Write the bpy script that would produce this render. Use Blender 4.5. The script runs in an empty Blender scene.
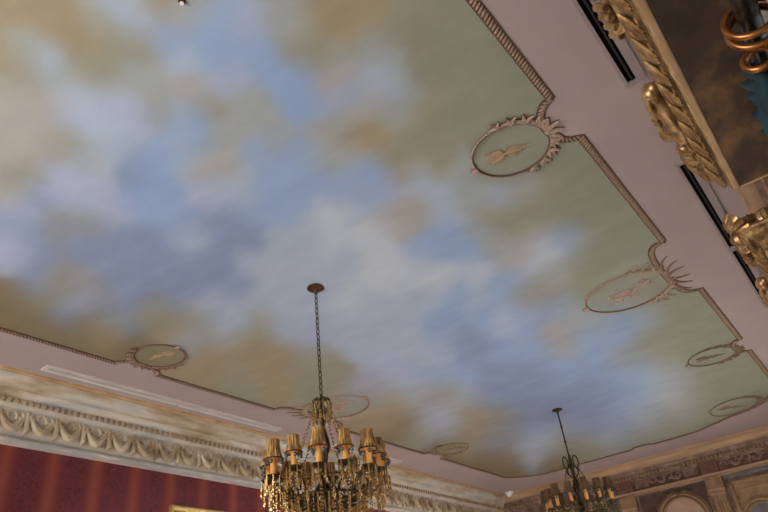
import bpy, math, random
from mathutils import Vector, Matrix, noise
from mathutils.geometry import tessellate_polygon
C = bpy.context.scene.collection
PI = math.pi
random.seed(7)
ZO = 1.6                      # eye height above the floor; ceiling 3.0 m above the eye
CEIL = ZO + 3.0

# ------------------------------------------------------------------ helpers
class MB:
    """collects shapes and links them as ONE mesh object"""
    def __init__(s): s.v = []; s.f = []; s.m = []; s.cur = 0
    def add(s, vs, fs):
        o = len(s.v); s.v += [tuple(p) for p in vs]
        for f in fs: s.f.append([o + i for i in f]); s.m.append(s.cur)
    def box(s, x0, y0, z0, x1, y1, z1):
        s.add([(x0,y0,z0),(x1,y0,z0),(x1,y1,z0),(x0,y1,z0),(x0,y0,z1),(x1,y0,z1),(x1,y1,z1),(x0,y1,z1)],
              [(3,2,1,0),(4,5,6,7),(0,1,5,4),(1,2,6,5),(2,3,7,6),(3,0,4,7)])
    def ell(s, c, r, R=None, seg=8, rings=5):
        vs = []; fs = []; c = Vector(c)
        for i in range(rings + 1):
            a = PI * i / rings
            for j in range(seg):
                b = 2*PI*j/seg
                p = Vector((r[0]*math.sin(a)*math.cos(b), r[1]*math.sin(a)*math.sin(b), r[2]*math.cos(a)))
                vs.append(c + (R @ p if R else p))
        for i in range(rings):
            for j in range(seg):
                k = (j+1) % seg
                fs.append((i*seg+j, (i+1)*seg+j, (i+1)*seg+k, i*seg+k))
        s.add(vs, fs)
    def tube(s, pts, r, n=8, closed=False):
        pts = [Vector(p) for p in pts]; N = len(pts)
        rr = r if isinstance(r, (list, tuple)) else [r]*N
        vs = []; fs = []; up = None
        for i, p in enumerate(pts):
            a = pts[(i-1) % N] if closed or i > 0 else p
            b = pts[(i+1) % N] if closed or i < N-1 else p
            t = (b - a)
            t = t.normalized() if t.length > 1e-9 else Vector((0,0,1))
            if up is None:
                up = Vector((0,0,1)) if abs(t.z) < .9 else Vector((1,0,0))
            u = up - t*up.dot(t)
            if u.length < 1e-6: u = Vector((0,1,0)) - t*t.y
            u.normalize(); up = u; w = t.cross(u)
            for j in range(n):
                q = 2*PI*j/n
                vs.append(p + (u*math.cos(q) + w*math.sin(q))*rr[i])
        for i in range(N if closed else N-1):
            i2 = (i+1) % N
            for j in range(n):
                k = (j+1) % n
                fs.append((i*n+j, i*n+k, i2*n+k, i2*n+j))
        if not closed:
            fs.append(tuple(range(n-1,-1,-1))); fs.append(tuple((N-1)*n+j for j in range(n)))
        s.add(vs, fs)
    def lathe(s, prof, c=(0,0,0), n=16, R=None, pleat=0, amp=0):
        vs = []; fs = []; c = Vector(c)
        for (r, z) in prof:
            for j in range(n):
                b = 2*PI*j/n
                q = r*(1 + (amp*math.cos(pleat*b) if pleat else 0))
                p = Vector((q*math.cos(b), q*math.sin(b), z)); vs.append(c + (R @ p if R else p))
        for i in range(len(prof)-1):
            for j in range(n):
                k = (j+1) % n
                fs.append((i*n+j, i*n+k, (i+1)*n+k, (i+1)*n+j))
        s.add(vs, fs)
    def strip(s, rows):
        """faces between successive rows of points"""
        n = len(rows[0]); vs = [p for r in rows for p in r]; fs = []
        for i in range(len(rows)-1):
            for j in range(n-1):
                fs.append((i*n+j, i*n+j+1, (i+1)*n+j+1, (i+1)*n+j))
        s.add(vs, fs)
    def poly(s, pts, z0, z1):
        """flat outline (xy) made into a slab between z0 and z1"""
        n = len(pts)
        tri = tessellate_polygon([[Vector((p[0], p[1], 0)) for p in pts]])
        vs = [(p[0],p[1],z0) for p in pts] + [(p[0],p[1],z1) for p in pts]
        s.add(vs, [tuple(t) for t in tri] + [tuple(n+i for i in reversed(t)) for t in tri] + [(i,(i+1)%n,n+(i+1)%n,n+i) for i in range(n)])
    def leaf(s, base, ang, L, W, z, up, bend=0.0, plane='xy'):
        """a pointed leaf lying in a plane, its midrib raised by `up`"""
        vs = []; n = 6; a = ang; p = Vector((0,0)); pts = [p.copy()]
        for i in range(n):
            a = ang + bend*(i/n); p = p + Vector((math.cos(a), math.sin(a)))*(L/n); pts.append(p.copy())
        ws = [0.25,.8,1.0,.92,.7,.4,0.02]
        rows = []
        for i, p in enumerate(pts):
            a = ang + bend*(i/n); nrm = Vector((-math.sin(a), math.cos(a)))*W*.5*ws[i]
            def P(q, h):
                x, y = base[0]+q[0], base[1]+q[1]
                return (x, y, z + h)
            rows.append([P(p+nrm, 0), P(p+nrm*.5, up*.8), P(p, up*.55), P(p-nrm*.5, up*.8), P(p-nrm, 0)])
        s.strip(rows)
        s.strip([[r[4], r[0]] for r in rows])
    def build(s, name, mats, parent=None, smooth=True, angle=40, loc=None):
        me = bpy.data.meshes.new(name); me.from_pydata(s.v, [], s.f)
        mats = mats if isinstance(mats, (list, tuple)) else [mats]
        for m in mats: me.materials.append(m)
        for p, k in zip(me.polygons, s.m): p.material_index = k
        if smooth:
            for p in me.polygons: p.use_smooth = True
            me.set_sharp_from_angle(angle=math.radians(angle))
        me.validate(); me.update()
        o = bpy.data.objects.new(name, me); C.objects.link(o)
        if parent: o.parent = parent
        if loc: o.location = loc
        return o
def fixn(o):
    import bmesh
    b = bmesh.new(); b.from_mesh(o.data); bmesh.ops.recalc_face_normals(b, faces=b.faces); b.to_mesh(o.data); b.free(); return o
def empty(name, loc=(0,0,0), rz=0):
    o = bpy.data.objects.new(name, None); C.objects.link(o); o.location = loc; o.rotation_euler = (0,0,rz); o.empty_display_size = .1; return o
def tag(o, label=None, cat=None, group=None, kind=None):
    if label: o['label'] = label
    if cat: o['category'] = cat
    if group: o['group'] = group
    if kind: o['kind'] = kind
    return o
def copy_tree(o, parent=None):
    c = o.copy(); C.objects.link(c)
    if parent: c.parent = parent
    for ch in list(o.children): copy_tree(ch, c)
    return c
def arc(c, r0, r1, a0, a1, n, z=0.0):
    return [(c[0]+r0*math.cos(a0+(a1-a0)*i/n), c[1]+r1*math.sin(a0+(a1-a0)*i/n), z) for i in range(n+1)]

# ------------------------------------------------------------------ materials
def lin(c): return tuple(((v/255)/12.92 if v/255 <= .04045 else ((v/255+.055)/1.055)**2.4) for v in c) + (1,)
def nodes(name):
    m = bpy.data.materials.new(name); m.use_nodes = True
    nt = m.node_tree; return m, nt, nt.nodes['Principled BSDF']
def N(nt, t, **kw):
    n = nt.nodes.new(t)
    for k, v in kw.items():
        if k in n.inputs: n.inputs[k].default_value = v
        else: setattr(n, k, v)
    return n
def ramp(nt, stops):
    r = nt.nodes.new('ShaderNodeValToRGB'); e = r.color_ramp.elements
    while len(e) < len(stops): e.new(.5)
    for el, (p, c) in zip(e, stops): el.position = p; el.color = c if len(c) == 4 else lin(c)
    return r
def noisy(name, cols, scale=8, rough=.6, metal=0.0, bump=0.0, detail=5, stretch=None, bscale=None, lo=.3, hi=.7, **kw):
    m, nt, b = nodes(name)
    tc = N(nt, 'ShaderNodeTexCoord'); src = tc.outputs['Object']
    if stretch:
        mp = N(nt, 'ShaderNodeMapping'); mp.inputs['Scale'].default_value = stretch; nt.links.new(src, mp.inputs['Vector']); src = mp.outputs['Vector']
    n = N(nt, 'ShaderNodeTexNoise', Scale=scale, Detail=detail, Roughness=.6); nt.links.new(src, n.inputs['Vector'])
    k = len(cols); r = ramp(nt, [(lo + (hi-lo)*i/max(1,k-1), c) for i, c in enumerate(cols)])
    nt.links.new(n.outputs['Fac'], r.inputs['Fac']); nt.links.new(r.outputs['Color'], b.inputs['Base Color'])
    b.inputs['Roughness'].default_value = rough; b.inputs['Metallic'].default_value = metal
    if bump:
        n2 = N(nt, 'ShaderNodeTexNoise', Scale=bscale or scale*4, Detail=4); nt.links.new(src, n2.inputs['Vector'])
        bp = N(nt, 'ShaderNodeBump', Strength=bump, Distance=.01); nt.links.new(n2.outputs['Fac'], bp.inputs['Height']); nt.links.new(bp.outputs['Normal'], b.inputs['Normal'])
    for k2, v in kw.items(): b.inputs[k2].default_value = v
    return m
M = {}
M['pink'] = noisy('ceiling_pink', [(170,154,148),(180,163,156)], 1.2, .75)
M['rope'] = noisy('rope_tan', [(138,112,92),(168,140,116)], 30, .7)
M['dark_line'] = noisy('rope_backing_brown', [(84,64,50),(104,80,64)], 20, .8)  # dark brown backing strip under the rope, and leaf outlines
M['relief'] = noisy('medallion_relief', [(158,130,110),(196,170,148)], 40, .7)
M['relief_brown'] = noisy('medallion_relief_brown', [(112,86,68),(150,118,96)], 40, .7)
M['relief_faint'] = noisy('medallion_relief_faint', [(122,104,82),(142,122,98)], 40, .7)
M['relief_pale'] = noisy('medallion_pale_pink', [(176,144,126),(196,168,152)], 40, .7)
M['emblem'] = noisy('medallion_emblem_ochre', [(160,128,96),(184,156,124)], 40, .7)
M['oval_green'] = noisy('oval_sage', [(146,144,118),(156,156,132)], 3, .8)
M['oval_olive'] = noisy('oval_olive', [(132,124,92),(144,136,106)], 3, .8)
M['plaster'] = noisy('cornice_marbled_plaster', [(122,94,68),(176,154,126),(206,194,176),(172,168,162),(172,146,110)], 1.8, .65, bump=.15, detail=8, stretch=(.45,1,2.2), bscale=30, lo=.28, hi=.72)
M['frieze'] = noisy('cornice_frieze_cream', [(126,98,68),(178,156,124),(204,190,166)], 3.5, .7, bump=.15, detail=7)
M['bead'] = noisy('cornice_bead_ochre', [(104,78,50),(176,150,114)], 9, .65)
M['gilt_edge'] = noisy('cornice_gilt_edge', [(176,138,92),(206,172,126)], 5, .55)
M['far_cream'] = noisy('far_cornice_cream', [(150,118,88),(188,156,120)], 3, .65, stretch=(1,.4,3), detail=7)
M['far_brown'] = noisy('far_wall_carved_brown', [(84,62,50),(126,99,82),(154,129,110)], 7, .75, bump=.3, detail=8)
M['far_light'] = noisy('far_wall_relief', [(112,80,66),(160,130,114)], 7, .7)
M['far_dark'] = noisy('far_wall_dark', [(70,52,43),(104,80,66)], 8, .8, bump=.3)
M['far_gold'] = noisy('far_wall_ochre', [(124,96,66),(164,134,96)], 6, .7, bump=.2)
M['far_red'] = noisy('far_wall_russet', [(92,57,47),(124,86,70)], 9, .75, bump=.3)
M['far_blue'] = noisy('far_wall_slate', [(92,88,92),(124,118,118)], 6, .7)
M['salmon'] = noisy('arch_salmon', [(176,142,120),(196,166,146)], 4, .7)
M['bronze'] = noisy('dark_bronze', [(38,30,20),(86,68,42)], 30, .38, .85)
M['canopy'] = noisy('canopy_bronze', [(64,38,26),(104,70,48)], 30, .4, .6)
M['shade'] = noisy('shade_gold_silk', [(58,38,16),(158,114,54),(226,184,112)], 34, .55, 0.15, stretch=(1,1,.18), bump=.2)
M['shade_dark'] = noisy('shade_silk_backlit', [(52,38,22),(100,72,38),(128,96,54)], 26, .6, 0.15, stretch=(1,1,.18), bump=.2)  # brown-olive silk, also darkened because these shades hang against the light
M['rim'] = noisy('shade_rim_dark', [(44,36,26),(80,64,40)], 40, .6, .3)
M['candle'] = noisy('candle_sleeve_amber', [(220,148,62),(236,176,92)], 12, .5)
M['candle']. node_tree.nodes['Principled BSDF'].inputs['Subsurface Weight'].default_value = .0
M['amber'] = noisy('amber_crystal', [(70,50,22),(214,172,100),(96,72,36)], 60, .05, 0.55, **{'Transmission Weight': .3, 'IOR': 1.55})
M['smoke'] = noisy('smoke_crystal', [(70,60,40),(150,132,92)], 60, .08, 0.35, **{'Transmission Weight': .3, 'IOR': 1.55})
M['blue_glass'] = noisy('blue_grey_glass', [(48,60,66),(96,112,118)], 40, .1, .2)
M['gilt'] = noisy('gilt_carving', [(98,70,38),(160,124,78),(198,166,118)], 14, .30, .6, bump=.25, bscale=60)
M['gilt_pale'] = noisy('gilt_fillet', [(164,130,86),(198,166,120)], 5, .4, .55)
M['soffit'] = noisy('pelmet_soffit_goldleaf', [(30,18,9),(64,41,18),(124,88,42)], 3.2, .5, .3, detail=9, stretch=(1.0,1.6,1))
M['teal'] = noisy('teal_velvet', [(5,28,32),(12,54,60)], 9, .75, bump=.3)
M['rod'] = noisy('rod_dark_bronze', [(40,38,32),(70,66,54)], 20, .28, .8)
M['copper'] = noisy('ring_copper_gilt', [(132,82,40),(176,118,64)], 20, .28, .85)
M['black'] = noisy('slot_black', [(8,8,8),(14,13,13)], 20, .9, **{'Specular IOR Level': .05})
M['slot_grey'] = noisy('slot_bar_grey', [(34,30,29),(44,40,38)], 20, .8)
M['vent_pink'] = noisy('vent_frame_pink', [(156,140,134),(162,146,140)], 4, .6)
M['vent_white'] = noisy('vent_frame_white', [(206,194,186),(218,208,200)], 4, .5)
M['white'] = noisy('white_plastic', [(226,224,220),(236,234,230)], 10, .4)
M['bounce_floor'] = noisy('pale_bounce_floor', [(186,182,176),(214,210,204)], 6, .45, stretch=(.4,3,1))  # unseen floor, made pale and neutral so its bounce lights the ceiling
M['picture_gold'] = noisy('picture_frame_gold', [(176,142,76),(222,192,124)], 18, .35, .6)
M['canvas'] = noisy('picture_canvas', [(60,46,34),(120,98,70)], 5, .6)
M['wall_plain'] = noisy('right_wall_plaster', [(150,128,116),(166,144,132)], 3, .75)
M['glass'] = noisy('window_glass', [(240,244,246),(244,248,250)], 2, .02, **{'Transmission Weight': 1.0, 'IOR': 1.1})
M['bulb'] = noisy('bulb_glow', [(255,220,160),(255,226,170)], 2, .4)
_b = M['bulb'].node_tree.nodes['Principled BSDF']; _b.inputs['Emission Color'].default_value = (1,.74,.42,1); _b.inputs['Emission Strength'].default_value = 8.0

def wallpaper():
    m, nt, b = nodes('crimson_striped_damask'); L = nt.links.new
    tc = N(nt, 'ShaderNodeTexCoord'); sep = N(nt, 'ShaderNodeSeparateXYZ'); L(tc.outputs['Object'], sep.inputs[0])
    def math_(op, a, v=None):
        n = N(nt, 'ShaderNodeMath', operation=op)
        L(a, n.inputs[0]) if not isinstance(a, float) else None
        if v is not None:
            if isinstance(v, float): n.inputs[1].default_value = v
            else: L(v, n.inputs[1])
        return n.outputs[0]
    fx = math_('FRACT', math_('DIVIDE', math_('SUBTRACT', sep.outputs['X'], 3.41-.245), .484))
    st = ramp(nt, [(0,(104,30,38)),(.30,(106,32,37)),(.40,(124,50,35)),(.5,(136,60,40)),(.60,(124,50,35)),(.70,(106,32,37)),(1,(104,30,38))])
    L(fx, st.inputs['Fac'])
    # curling damask figure inside the dark stripes
    dn = N(nt, 'ShaderNodeTexNoise', Scale=7.0, Detail=1.5, Distortion=2.2); L(tc.outputs['Object'], dn.inputs['Vector'])
    dr = ramp(nt, [(.46,(0,0,0)),(.495,(255,255,255)),(.53,(255,255,255)),(.565,(0,0,0))]); L(dn.outputs['Fac'], dr.inputs['Fac'])
    msk = ramp(nt, [(.0,(255,255,255)),(.22,(255,255,255)),(.28,(0,0,0)),(.72,(0,0,0)),(.78,(255,255,255)),(1,(255,255,255))]); L(fx, msk.inputs['Fac'])
    mul = math_('MULTIPLY', dr.outputs['Color'], msk.outputs['Color']); mul = math_('MULTIPLY', mul, .6)
    mx = N(nt, 'ShaderNodeMix', data_type='RGBA'); L(mul, mx.inputs['Factor']); L(st.outputs['Color'], mx.inputs[6]); mx.inputs[7].default_value = lin((52,16,18))
    fine = N(nt, 'ShaderNodeTexNoise', Scale=3.0, Detail=4); L(tc.outputs['Object'], fine.inputs['Vector'])
    mx2 = N(nt, 'ShaderNodeMix', data_type='RGBA', blend_type='MULTIPLY'); mx2.inputs['Factor'].default_value = .12
    L(mx.outputs[2], mx2.inputs[6]); L(fine.outputs['Color'], mx2.inputs[7])
    L(mx2.outputs[2], b.inputs['Base Color']); b.inputs['Roughness'].default_value = .55
    return m
M['wallpaper'] = wallpaper()

def mural_mat():
    m, nt, b = nodes('painted_cloudy_sky'); L = nt.links.new
    at = N(nt, 'ShaderNodeAttribute', attribute_name='paint')
    tc = N(nt, 'ShaderNodeTexCoord'); mp = N(nt, 'ShaderNodeMapping'); mp.inputs['Scale'].default_value = (3.2,1.3,1); mp.inputs['Rotation'].default_value = (0,0,.15)
    L(tc.outputs['Object'], mp.inputs['Vector'])
    n = N(nt, 'ShaderNodeTexNoise', Scale=1.6, Detail=9, Roughness=.62); L(mp.outputs['Vector'], n.inputs['Vector'])
    r = ramp(nt, [(.28,(.42,.42,.43,1)),(.72,(.58,.58,.57,1))]); L(n.outputs['Fac'], r.inputs['Fac'])
    mx = N(nt, 'ShaderNodeMix', data_type='RGBA', blend_type='OVERLAY'); mx.inputs['Factor'].default_value = .55
    L(at.outputs['Color'], mx.inputs[6]); L(r.outputs['Color'], mx.inputs[7]); L(mx.outputs[2], b.inputs['Base Color'])
    b.inputs['Roughness'].default_value = .8
    return m
M['mural'] = mural_mat()
# ------------------------------------------------------------------ the setting
XB, XF = -3.0, 13.25          # back and far wall planes
YR, YL = -0.30, 6.75          # right and left wall planes
CXF, CYR, CYL = 12.95, 0.0, 6.45   # where the cornices meet the ceiling

mb = MB(); mb.box(XB-.3, YR-1.0, -.1, XF+.3, YL+.3, 0); tag(mb.build('floor', M['bounce_floor'], smooth=False), kind='structure')

# outline of the painted field, with a rounded lobe of the pink border pushing in at each medallion
def lobe(c, hw, dep, sgn, y0, n=14, e=2.0):
    pts = []
    for i in range(n+1):
        a = PI*i/n
        x = math.copysign(abs(math.cos(a))**(2/e), math.cos(a)); y = abs(math.sin(a))**(2/e)
        pts.append((c - sgn*hw*x, y0 + sgn*dep*y))
    return pts
YA, YB = .705, 5.745
outline = [(-2.2, YA)]
outline += lobe(3.40, .237, .15, 1, YA) + lobe(6.09, .607, .185, 1, YA, 22, 3.2) + lobe(8.72, .245, .13, 1, YA)
outline += [(10.85,YA),(11.1,.76),(11.28,.90),(11.45,.98),(11.60,1.14),(11.72,1.36),(11.80,1.62),(11.98,1.92),(12.14,2.2),(12.18,2.6)]
outline += [(12.18,3.02),(12.10,3.06),(12.07,3.2),(12.10,3.34),(12.18,3.38)]
outline += [(12.2,4.6),(12.2,5.1),(12.1,5.34),(11.95,5.54),(11.7,YB)]
outline += lobe(9.19, .25, .14, -1, YB) + lobe(6.2, .60, .185, -1, YB, 22, 3.2) + lobe(3.60, .24, .14, -1, YB)
outline += [(-2.2, YB)]

outer = [(XB, YR-.05), (XF, YR-.05), (XF, YL), (XB, YL)]
mb = MB()
both = [[Vector((p[0],p[1],0)) for p in outer], [Vector((p[0],p[1],0)) for p in reversed(outline)]]
flat = [p for l in both for p in l]
tri = tessellate_polygon(both)
mb.add([(p.x,p.y,CEIL) for p in flat], [tuple(t) for t in tri])
n0 = len(outer); n1 = len(outline)
mb.add([(p.x,p.y,CEIL) for p in both[1]] + [(p.x,p.y,CEIL+.02) for p in both[1]], [(i,(i+1)%n1,n1+(i+1)%n1,n1+i) for i in range(n1)])
mb.box(XB, YR-.05, CEIL+.02, XF, YL, CEIL+.10)
ceiling = fixn(mb.build('ceiling', M['pink'], smooth=False)); tag(ceiling, kind='structure')

# the mural: paint colours laid down as pale, blue, olive and ochre dabs and pulled about like brushed cloud
PAL = dict(B=(150,174,208), D=(138,156,186), L=(172,188,205), P=(172,183,207), G=(166,173,170), O=(154,152,130), H=(162,149,120), T=(174,170,162), K=(132,120,90), S=(150,152,130), C=(194,204,212), X=(148,150,146))
PAL = {k: Vector(lin(v)[:3]) for k, v in PAL.items()}
DABS = '''0.64 2.51 H;0.75 2.43 H;0.88 2.38 H;0.98 2.31 H;0.88 2.47 H;0.78 2.77 H;0.83 2.67 G;0.93 2.66 L;0.9 2.95 T;1.04 3.02 T;1.14 3.09 T;0.99 2.5 H;1.09 2.58 O;1.18 2.49 O;0.97 2.24 G;1.02 2.1 L;1.15 2.08 L;1.11 2.27 O;1.25 2.21 O;1.16 2.17 G;1.13 1.92 H;1.26 1.92 G;1.3 2.06 B;1.29 1.8 G;1.44 2.11 L;1.37 2.39 G;1.32 2.5 G;1.54 2.43 G;1.67 2.41 G;1.57 2.52 O;1.06 2.78 G;1.17 2.77 L;1.35 2.69 P;1.52 2.64 P;1.68 2.52 B;1.38 2.9 L;1.2 2.97 P;0.86 2.83 O;1.39 1.77 B;1.53 1.81 B;1.59 1.95 B;1.4 1.86 B;1.52 1.72 P;1.65 1.78 B;1.43 1.97 B;1.7 1.99 P;1.54 1.47 G;1.65 1.4 H;1.67 1.56 G;1.78 1.59 O;1.77 1.36 H;1.92 1.34 H;1.75 1.27 H;1.76 1.81 B;1.9 1.75 B;1.9 1.56 O;2.01 1.5 G;1.89 1.18 H;2.04 1.16 O;2.04 1.3 G;1.7 2.13 P;1.86 2.04 G;1.92 2.15 G;1.8 2.28 O;1.64 2.27 T;1.77 2.44 B;1.97 1.86 B;2.14 1.86 B;2.18 1.73 P;2.23 1.61 B;2.11 1.55 T;2.09 1.68 T;2.24 1.46 L;2.34 1.58 T;2.5 1.55 O;2.34 1.71 T;2.35 1.88 G;1.98 1.04 O;2.13 1.01 O;2.12 0.87 S;2.17 1.11 O;2.32 1 S;2.44 0.87 S;2.16 1.28 G;2.37 1.44 L;2.43 1.38 G;2.5 1.24 O;2.61 1.13 S;2.67 0.95 S;2.79 0.87 S;3.03 0.86 S;2.37 1.22 O;2.46 1.06 S;2.56 1.48 O;2.7 1.34 O;2.87 1.22 S;2.48 1.51 L;2.39 0.78 S;3.2 0.8 S;1.13 3.47 T;1.25 3.35 T;1.29 3.18 O;1.47 3.2 G;1.33 3.68 O;1.34 3.89 T;1.45 3.35 P;1.5 3.09 L;1.54 2.92 L;1.65 3.43 P;1.51 3.57 P;1.48 3.76 D;1.47 4 P;1.79 3.85 X;1.92 3.81 X;1.81 4.09 X;2.1 3.9 D;1.74 3.65 L;1.95 4.05 D;2.13 4.15 D;2 4.78 D;2.65 4.75 D;1.71 3.08 D;1.83 3.03 B;1.83 2.76 B;1.92 2.73 L;1.89 3.58 P;1.97 3.34 B;2.14 3.34 B;2.35 3.39 B;2.31 3.7 D;2.53 3.5 L;1.58 4.22 D;1.66 4.51 P;1.86 4.31 D;1.93 2.59 B;2.13 2.73 T;2.24 2.65 T;2.03 2.56 G;2.02 2.36 G;2.26 2.38 B;2.26 2.24 G;2.32 2.85 L;2.36 2.64 L;2.31 3.01 P;2.46 2.86 L;2.5 2.58 B;2.41 2.3 B;2.43 2.14 B;2.64 2.14 G;2.43 2 T;2.55 1.88 H;2.64 1.79 H;2.64 2 G;2.7 2.39 B;2.85 2.23 B;2.89 2.03 B;3.17 2.16 B;3.15 2.35 L;2.89 1.81 O;3.05 1.88 H;3.4 2.2 T;3.1 2.06 P;3.53 2.35 C;3.07 2.52 C;2.81 2.6 B;2.79 2.79 B;3.1 2.76 L;2.61 3.14 D;2.86 3.18 D;2.55 3.29 D;2.61 2.97 B;3.02 3.02 L;3.37 2.69 C;3.61 2.56 C;2.87 1.62 O;3.03 1.52 O;3.34 1.51 G;3.14 1.64 O;3.17 1.84 L;3.47 1.78 L;3.61 1.64 G;3.81 1.44 L;3.98 1.63 O;4.04 1.39 O;3.69 1.82 L;3.57 2.03 T;3.59 2.19 T;3.98 2.11 B;4.01 2.29 B;4.1 1.99 B;4.36 2.06 B;4.1 1.8 G;4.22 1.58 O;4.41 1.4 O;4.27 1.07 S;4.12 0.88 S;4.87 1.06 S;4.04 1.13 O;3.81 1.27 G;4.69 1.54 C;4.72 1.41 B;4.97 1.38 G;5.11 1.25 O;4.42 1.79 G;3.64 1.52 G;4.4 1.22 S;1.69 4.57 P;1.86 4.6 D;2.03 4.54 X;2.18 4.73 O;2.29 4.62 X;2.45 4.59 X;1.91 5.08 K;2.07 5.16 K;2.27 5.21 K;2.17 4.95 O;2.45 5.05 D;2.54 5.35 K;2.68 5.1 K;2.97 5.24 H;2.98 5.51 K;3.26 5.43 K;2.72 4.94 O;2.94 4.88 D;2.45 4.81 P;2.69 4.37 D;2.39 4.21 D;2.62 4 D;3.07 4.76 O;3.11 4.6 O;3.36 4.78 H;3.36 4.64 O;3.63 4.83 L;3.81 5.13 H;3.04 4.29 D;2.92 3.94 D;3.24 5.16 K;2.86 3.67 D;3.25 3.87 D;3.15 3.51 L;3.23 3.23 L;3.5 3.63 L;3.46 3.22 L;3.38 4.23 L;3.68 4.23 L;3.57 4.6 O;4 4.81 H;4.16 4.69 H;4.45 4.7 H;4.6 4.48 H;4.16 5.16 H;4.85 4.96 H;4.63 5.13 O;4.96 4.52 O;3.82 4.53 L;4.19 4.07 L;4.5 4.09 P;4.12 4.42 O;4.57 3.74 L;4.18 3.27 C;4.11 2.85 C;4.48 3.27 L;3.9 3.27 L;4.97 3.4 L;5.09 3.91 L;5.56 3.86 P;5.32 4.47 O;5.47 4.84 O;3.63 2.85 L;3.78 2.6 C;4.21 2.53 C;4.52 2.48 C;4.66 2.23 C;4.86 2.53 B;5.14 2.41 L;5.2 2.23 B;4.77 2.88 L;5.28 2.98 B;5.6 2.56 B;5.06 1.98 B;4.68 1.83 T;4.89 1.79 C;5.38 1.94 O;5.69 1.92 O;5.63 2.11 T;5.2 1.74 G;5.75 2.29 B;5.91 2.14 B;5.98 2 B;5.87 2.48 C;6.07 2.46 B;6.55 2.21 T;6.75 2.37 T;6.44 1.98 G;7.03 2.3 G;6.73 2.55 B;6.35 2.87 B;6.07 3.1 D;5.91 3.4 L;5.32 3.4 L;6.3 3.81 B;6.6 3.57 B;7.01 3.24 D;7.44 2.9 D;7.09 2.08 B;7.68 2.32 B;7.51 2.65 B;5.7 1.39 S;5.28 1.42 O;6.51 1.78 G;6.89 1.75 B;6.73 1.52 B;7.04 1.46 B;7.06 1.94 B;7.39 1.83 B;6.97 1.85 G;6.72 1.29 G;6.61 1.1 S;7.22 0.85 S;7.56 1.52 O;8.18 1.54 O;8.06 1.82 O;8.06 2.01 G;7.86 1.26 S;7.98 0.82 S;8.58 2 B;8.52 2.25 B;8.65 2.58 D;8.79 2.94 D;9.45 2.44 B;8.7 1.7 G;9.27 1.67 G;9.35 2.05 C;10.07 1.98 C;9.16 2.2 B;10.41 2.23 O;10.05 1.75 S;9.78 1.26 S;10.65 1.05 S;8.75 1.26 S;9.62 0.96 S;10.19 2.4 L;11.49 2 S;10.85 2.45 O;10.14 2.69 L;9.39 2.73 B;7.67 1.09 S;6.14 1.25 G;6.26 0.88 S;10.42 1.71 S;6 4.42 P;6.38 4.33 L;6.32 3.98 L;6.26 4.63 O;6.7 4.73 H;6.92 4.56 G;6.99 4.29 O;7.01 4.06 O;8.03 4.47 O;7.97 4.26 H;7.46 5.13 K;8.02 5.26 O;6.95 5 H;7.83 4.86 P;8.15 4.9 L;8.61 5.02 O;8.77 4.58 O;8.97 4.33 O;9.22 5.03 O;8.78 5.32 K;9.55 5.43 K;10.59 5.45 K;11.39 5.48 K;10.36 4.92 K;10.69 4.7 L;10.3 4.31 L;9.67 4.73 D;9.25 4.14 D;9.09 3.71 D;7.56 3.86 D;7.47 3.49 D;8.04 3.5 D;10.91 4.23 O;11.57 4.14 O;11.86 4.67 K;11.48 3.73 O;10.24 3.74 D;10.04 3.31 D;10.88 3.31 L;11.39 3.14 O;11.25 2.75 O;10.62 2.62 L;10.49 2.99 D;9.48 2.92 D;9.42 3.21 D;7.18 3.93 L;7.43 4.42 L;3.31 1.24 S;3.41 1.14 O;3.51 1.03 S;3.5 1.27 O;3.37 1.32 O;3.37 1.04 S;3.25 1.13 O;3.63 1.22 O;6.08 1.44 S;6.1 1.29 O;6.12 1.14 S;6.14 1 S;6.34 1.43 S;6.1 1.56 S;6.4 1.24 O'''
dabs = []
for t in DABS.split(';'):
    a, b_, c = t.split(); dabs.append((float(a), float(b_), PAL[c]))
import numpy as np
DX = np.array([d[0] for d in dabs]); DY = np.array([d[1] for d in dabs]); DC = np.array([tuple(d[2]) for d in dabs])
# towards the far end the painter's clouds are broader along the room, so each dab is an ellipse that grows with distance
RD = np.hypot(DX, DY); DD = np.sqrt(RD**2 + 9); SR = .0072*DD**2*.9; ST = .0225*DD*.92
UX = DX/np.maximum(RD,.01); UY = DY/np.maximum(RD,.01)
def paint(x, y):
    rho = math.hypot(x, y); k = math.sqrt(rho*rho + 9); ph = math.atan2(3, rho); th = math.atan2(y, x)
    ux, uy = (x/rho, y/rho) if rho > .05 else (1, 0)
    w = Vector((ph*8.5, th*math.cos(ph)*4.2, 0)); q = Vector((0,0,0)); am = 1.0
    for _ in range(6): q += noise.noise_vector(w)*am; w = w*2.1 + Vector((3.1,1.7,5.3)); am *= .62
    dr, dt = q.x*.0030*k*k, q.y*.017*k
    px, py = x + ux*dr - uy*dt, y + uy*dr + ux*dt
    dx, dy = DX-px, DY-py
    e = ((dx*UX+dy*UY)/SR)**2 + ((dy*UX-dx*UY)/ST)**2
    g = np.exp(-np.minimum(e, 80)*.8) + 1e-6/(1+e)**2
    return Vector((g[:,None]*DC).sum(0)/g.sum())
mb = MB(); NX, NY = 420, 140
x0, x1, y0, y1 = -2.4, 12.5, YA-.12, YB+.12
vs = [(x0+(x1-x0)*i/NX, y0+(y1-y0)*j/NY, CEIL+.006) for i in range(NX+1) for j in range(NY+1)]
mb.add(vs, [(i*(NY+1)+j, i*(NY+1)+j+1, (i+1)*(NY+1)+j+1, (i+1)*(NY+1)+j) for i in range(NX) for j in range(NY)])
mural = mb.build('sky_mural', M['mural'], ceiling); tag(mural, 'blue and olive cloudy sky painted on the ceiling')
ca = mural.data.color_attributes.new('paint', 'FLOAT_COLOR', 'POINT')
for k, v in enumerate(vs):
    c = paint(v[0], v[1]); ca.data[k].color = (c.x, c.y, c.z, 1)

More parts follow.
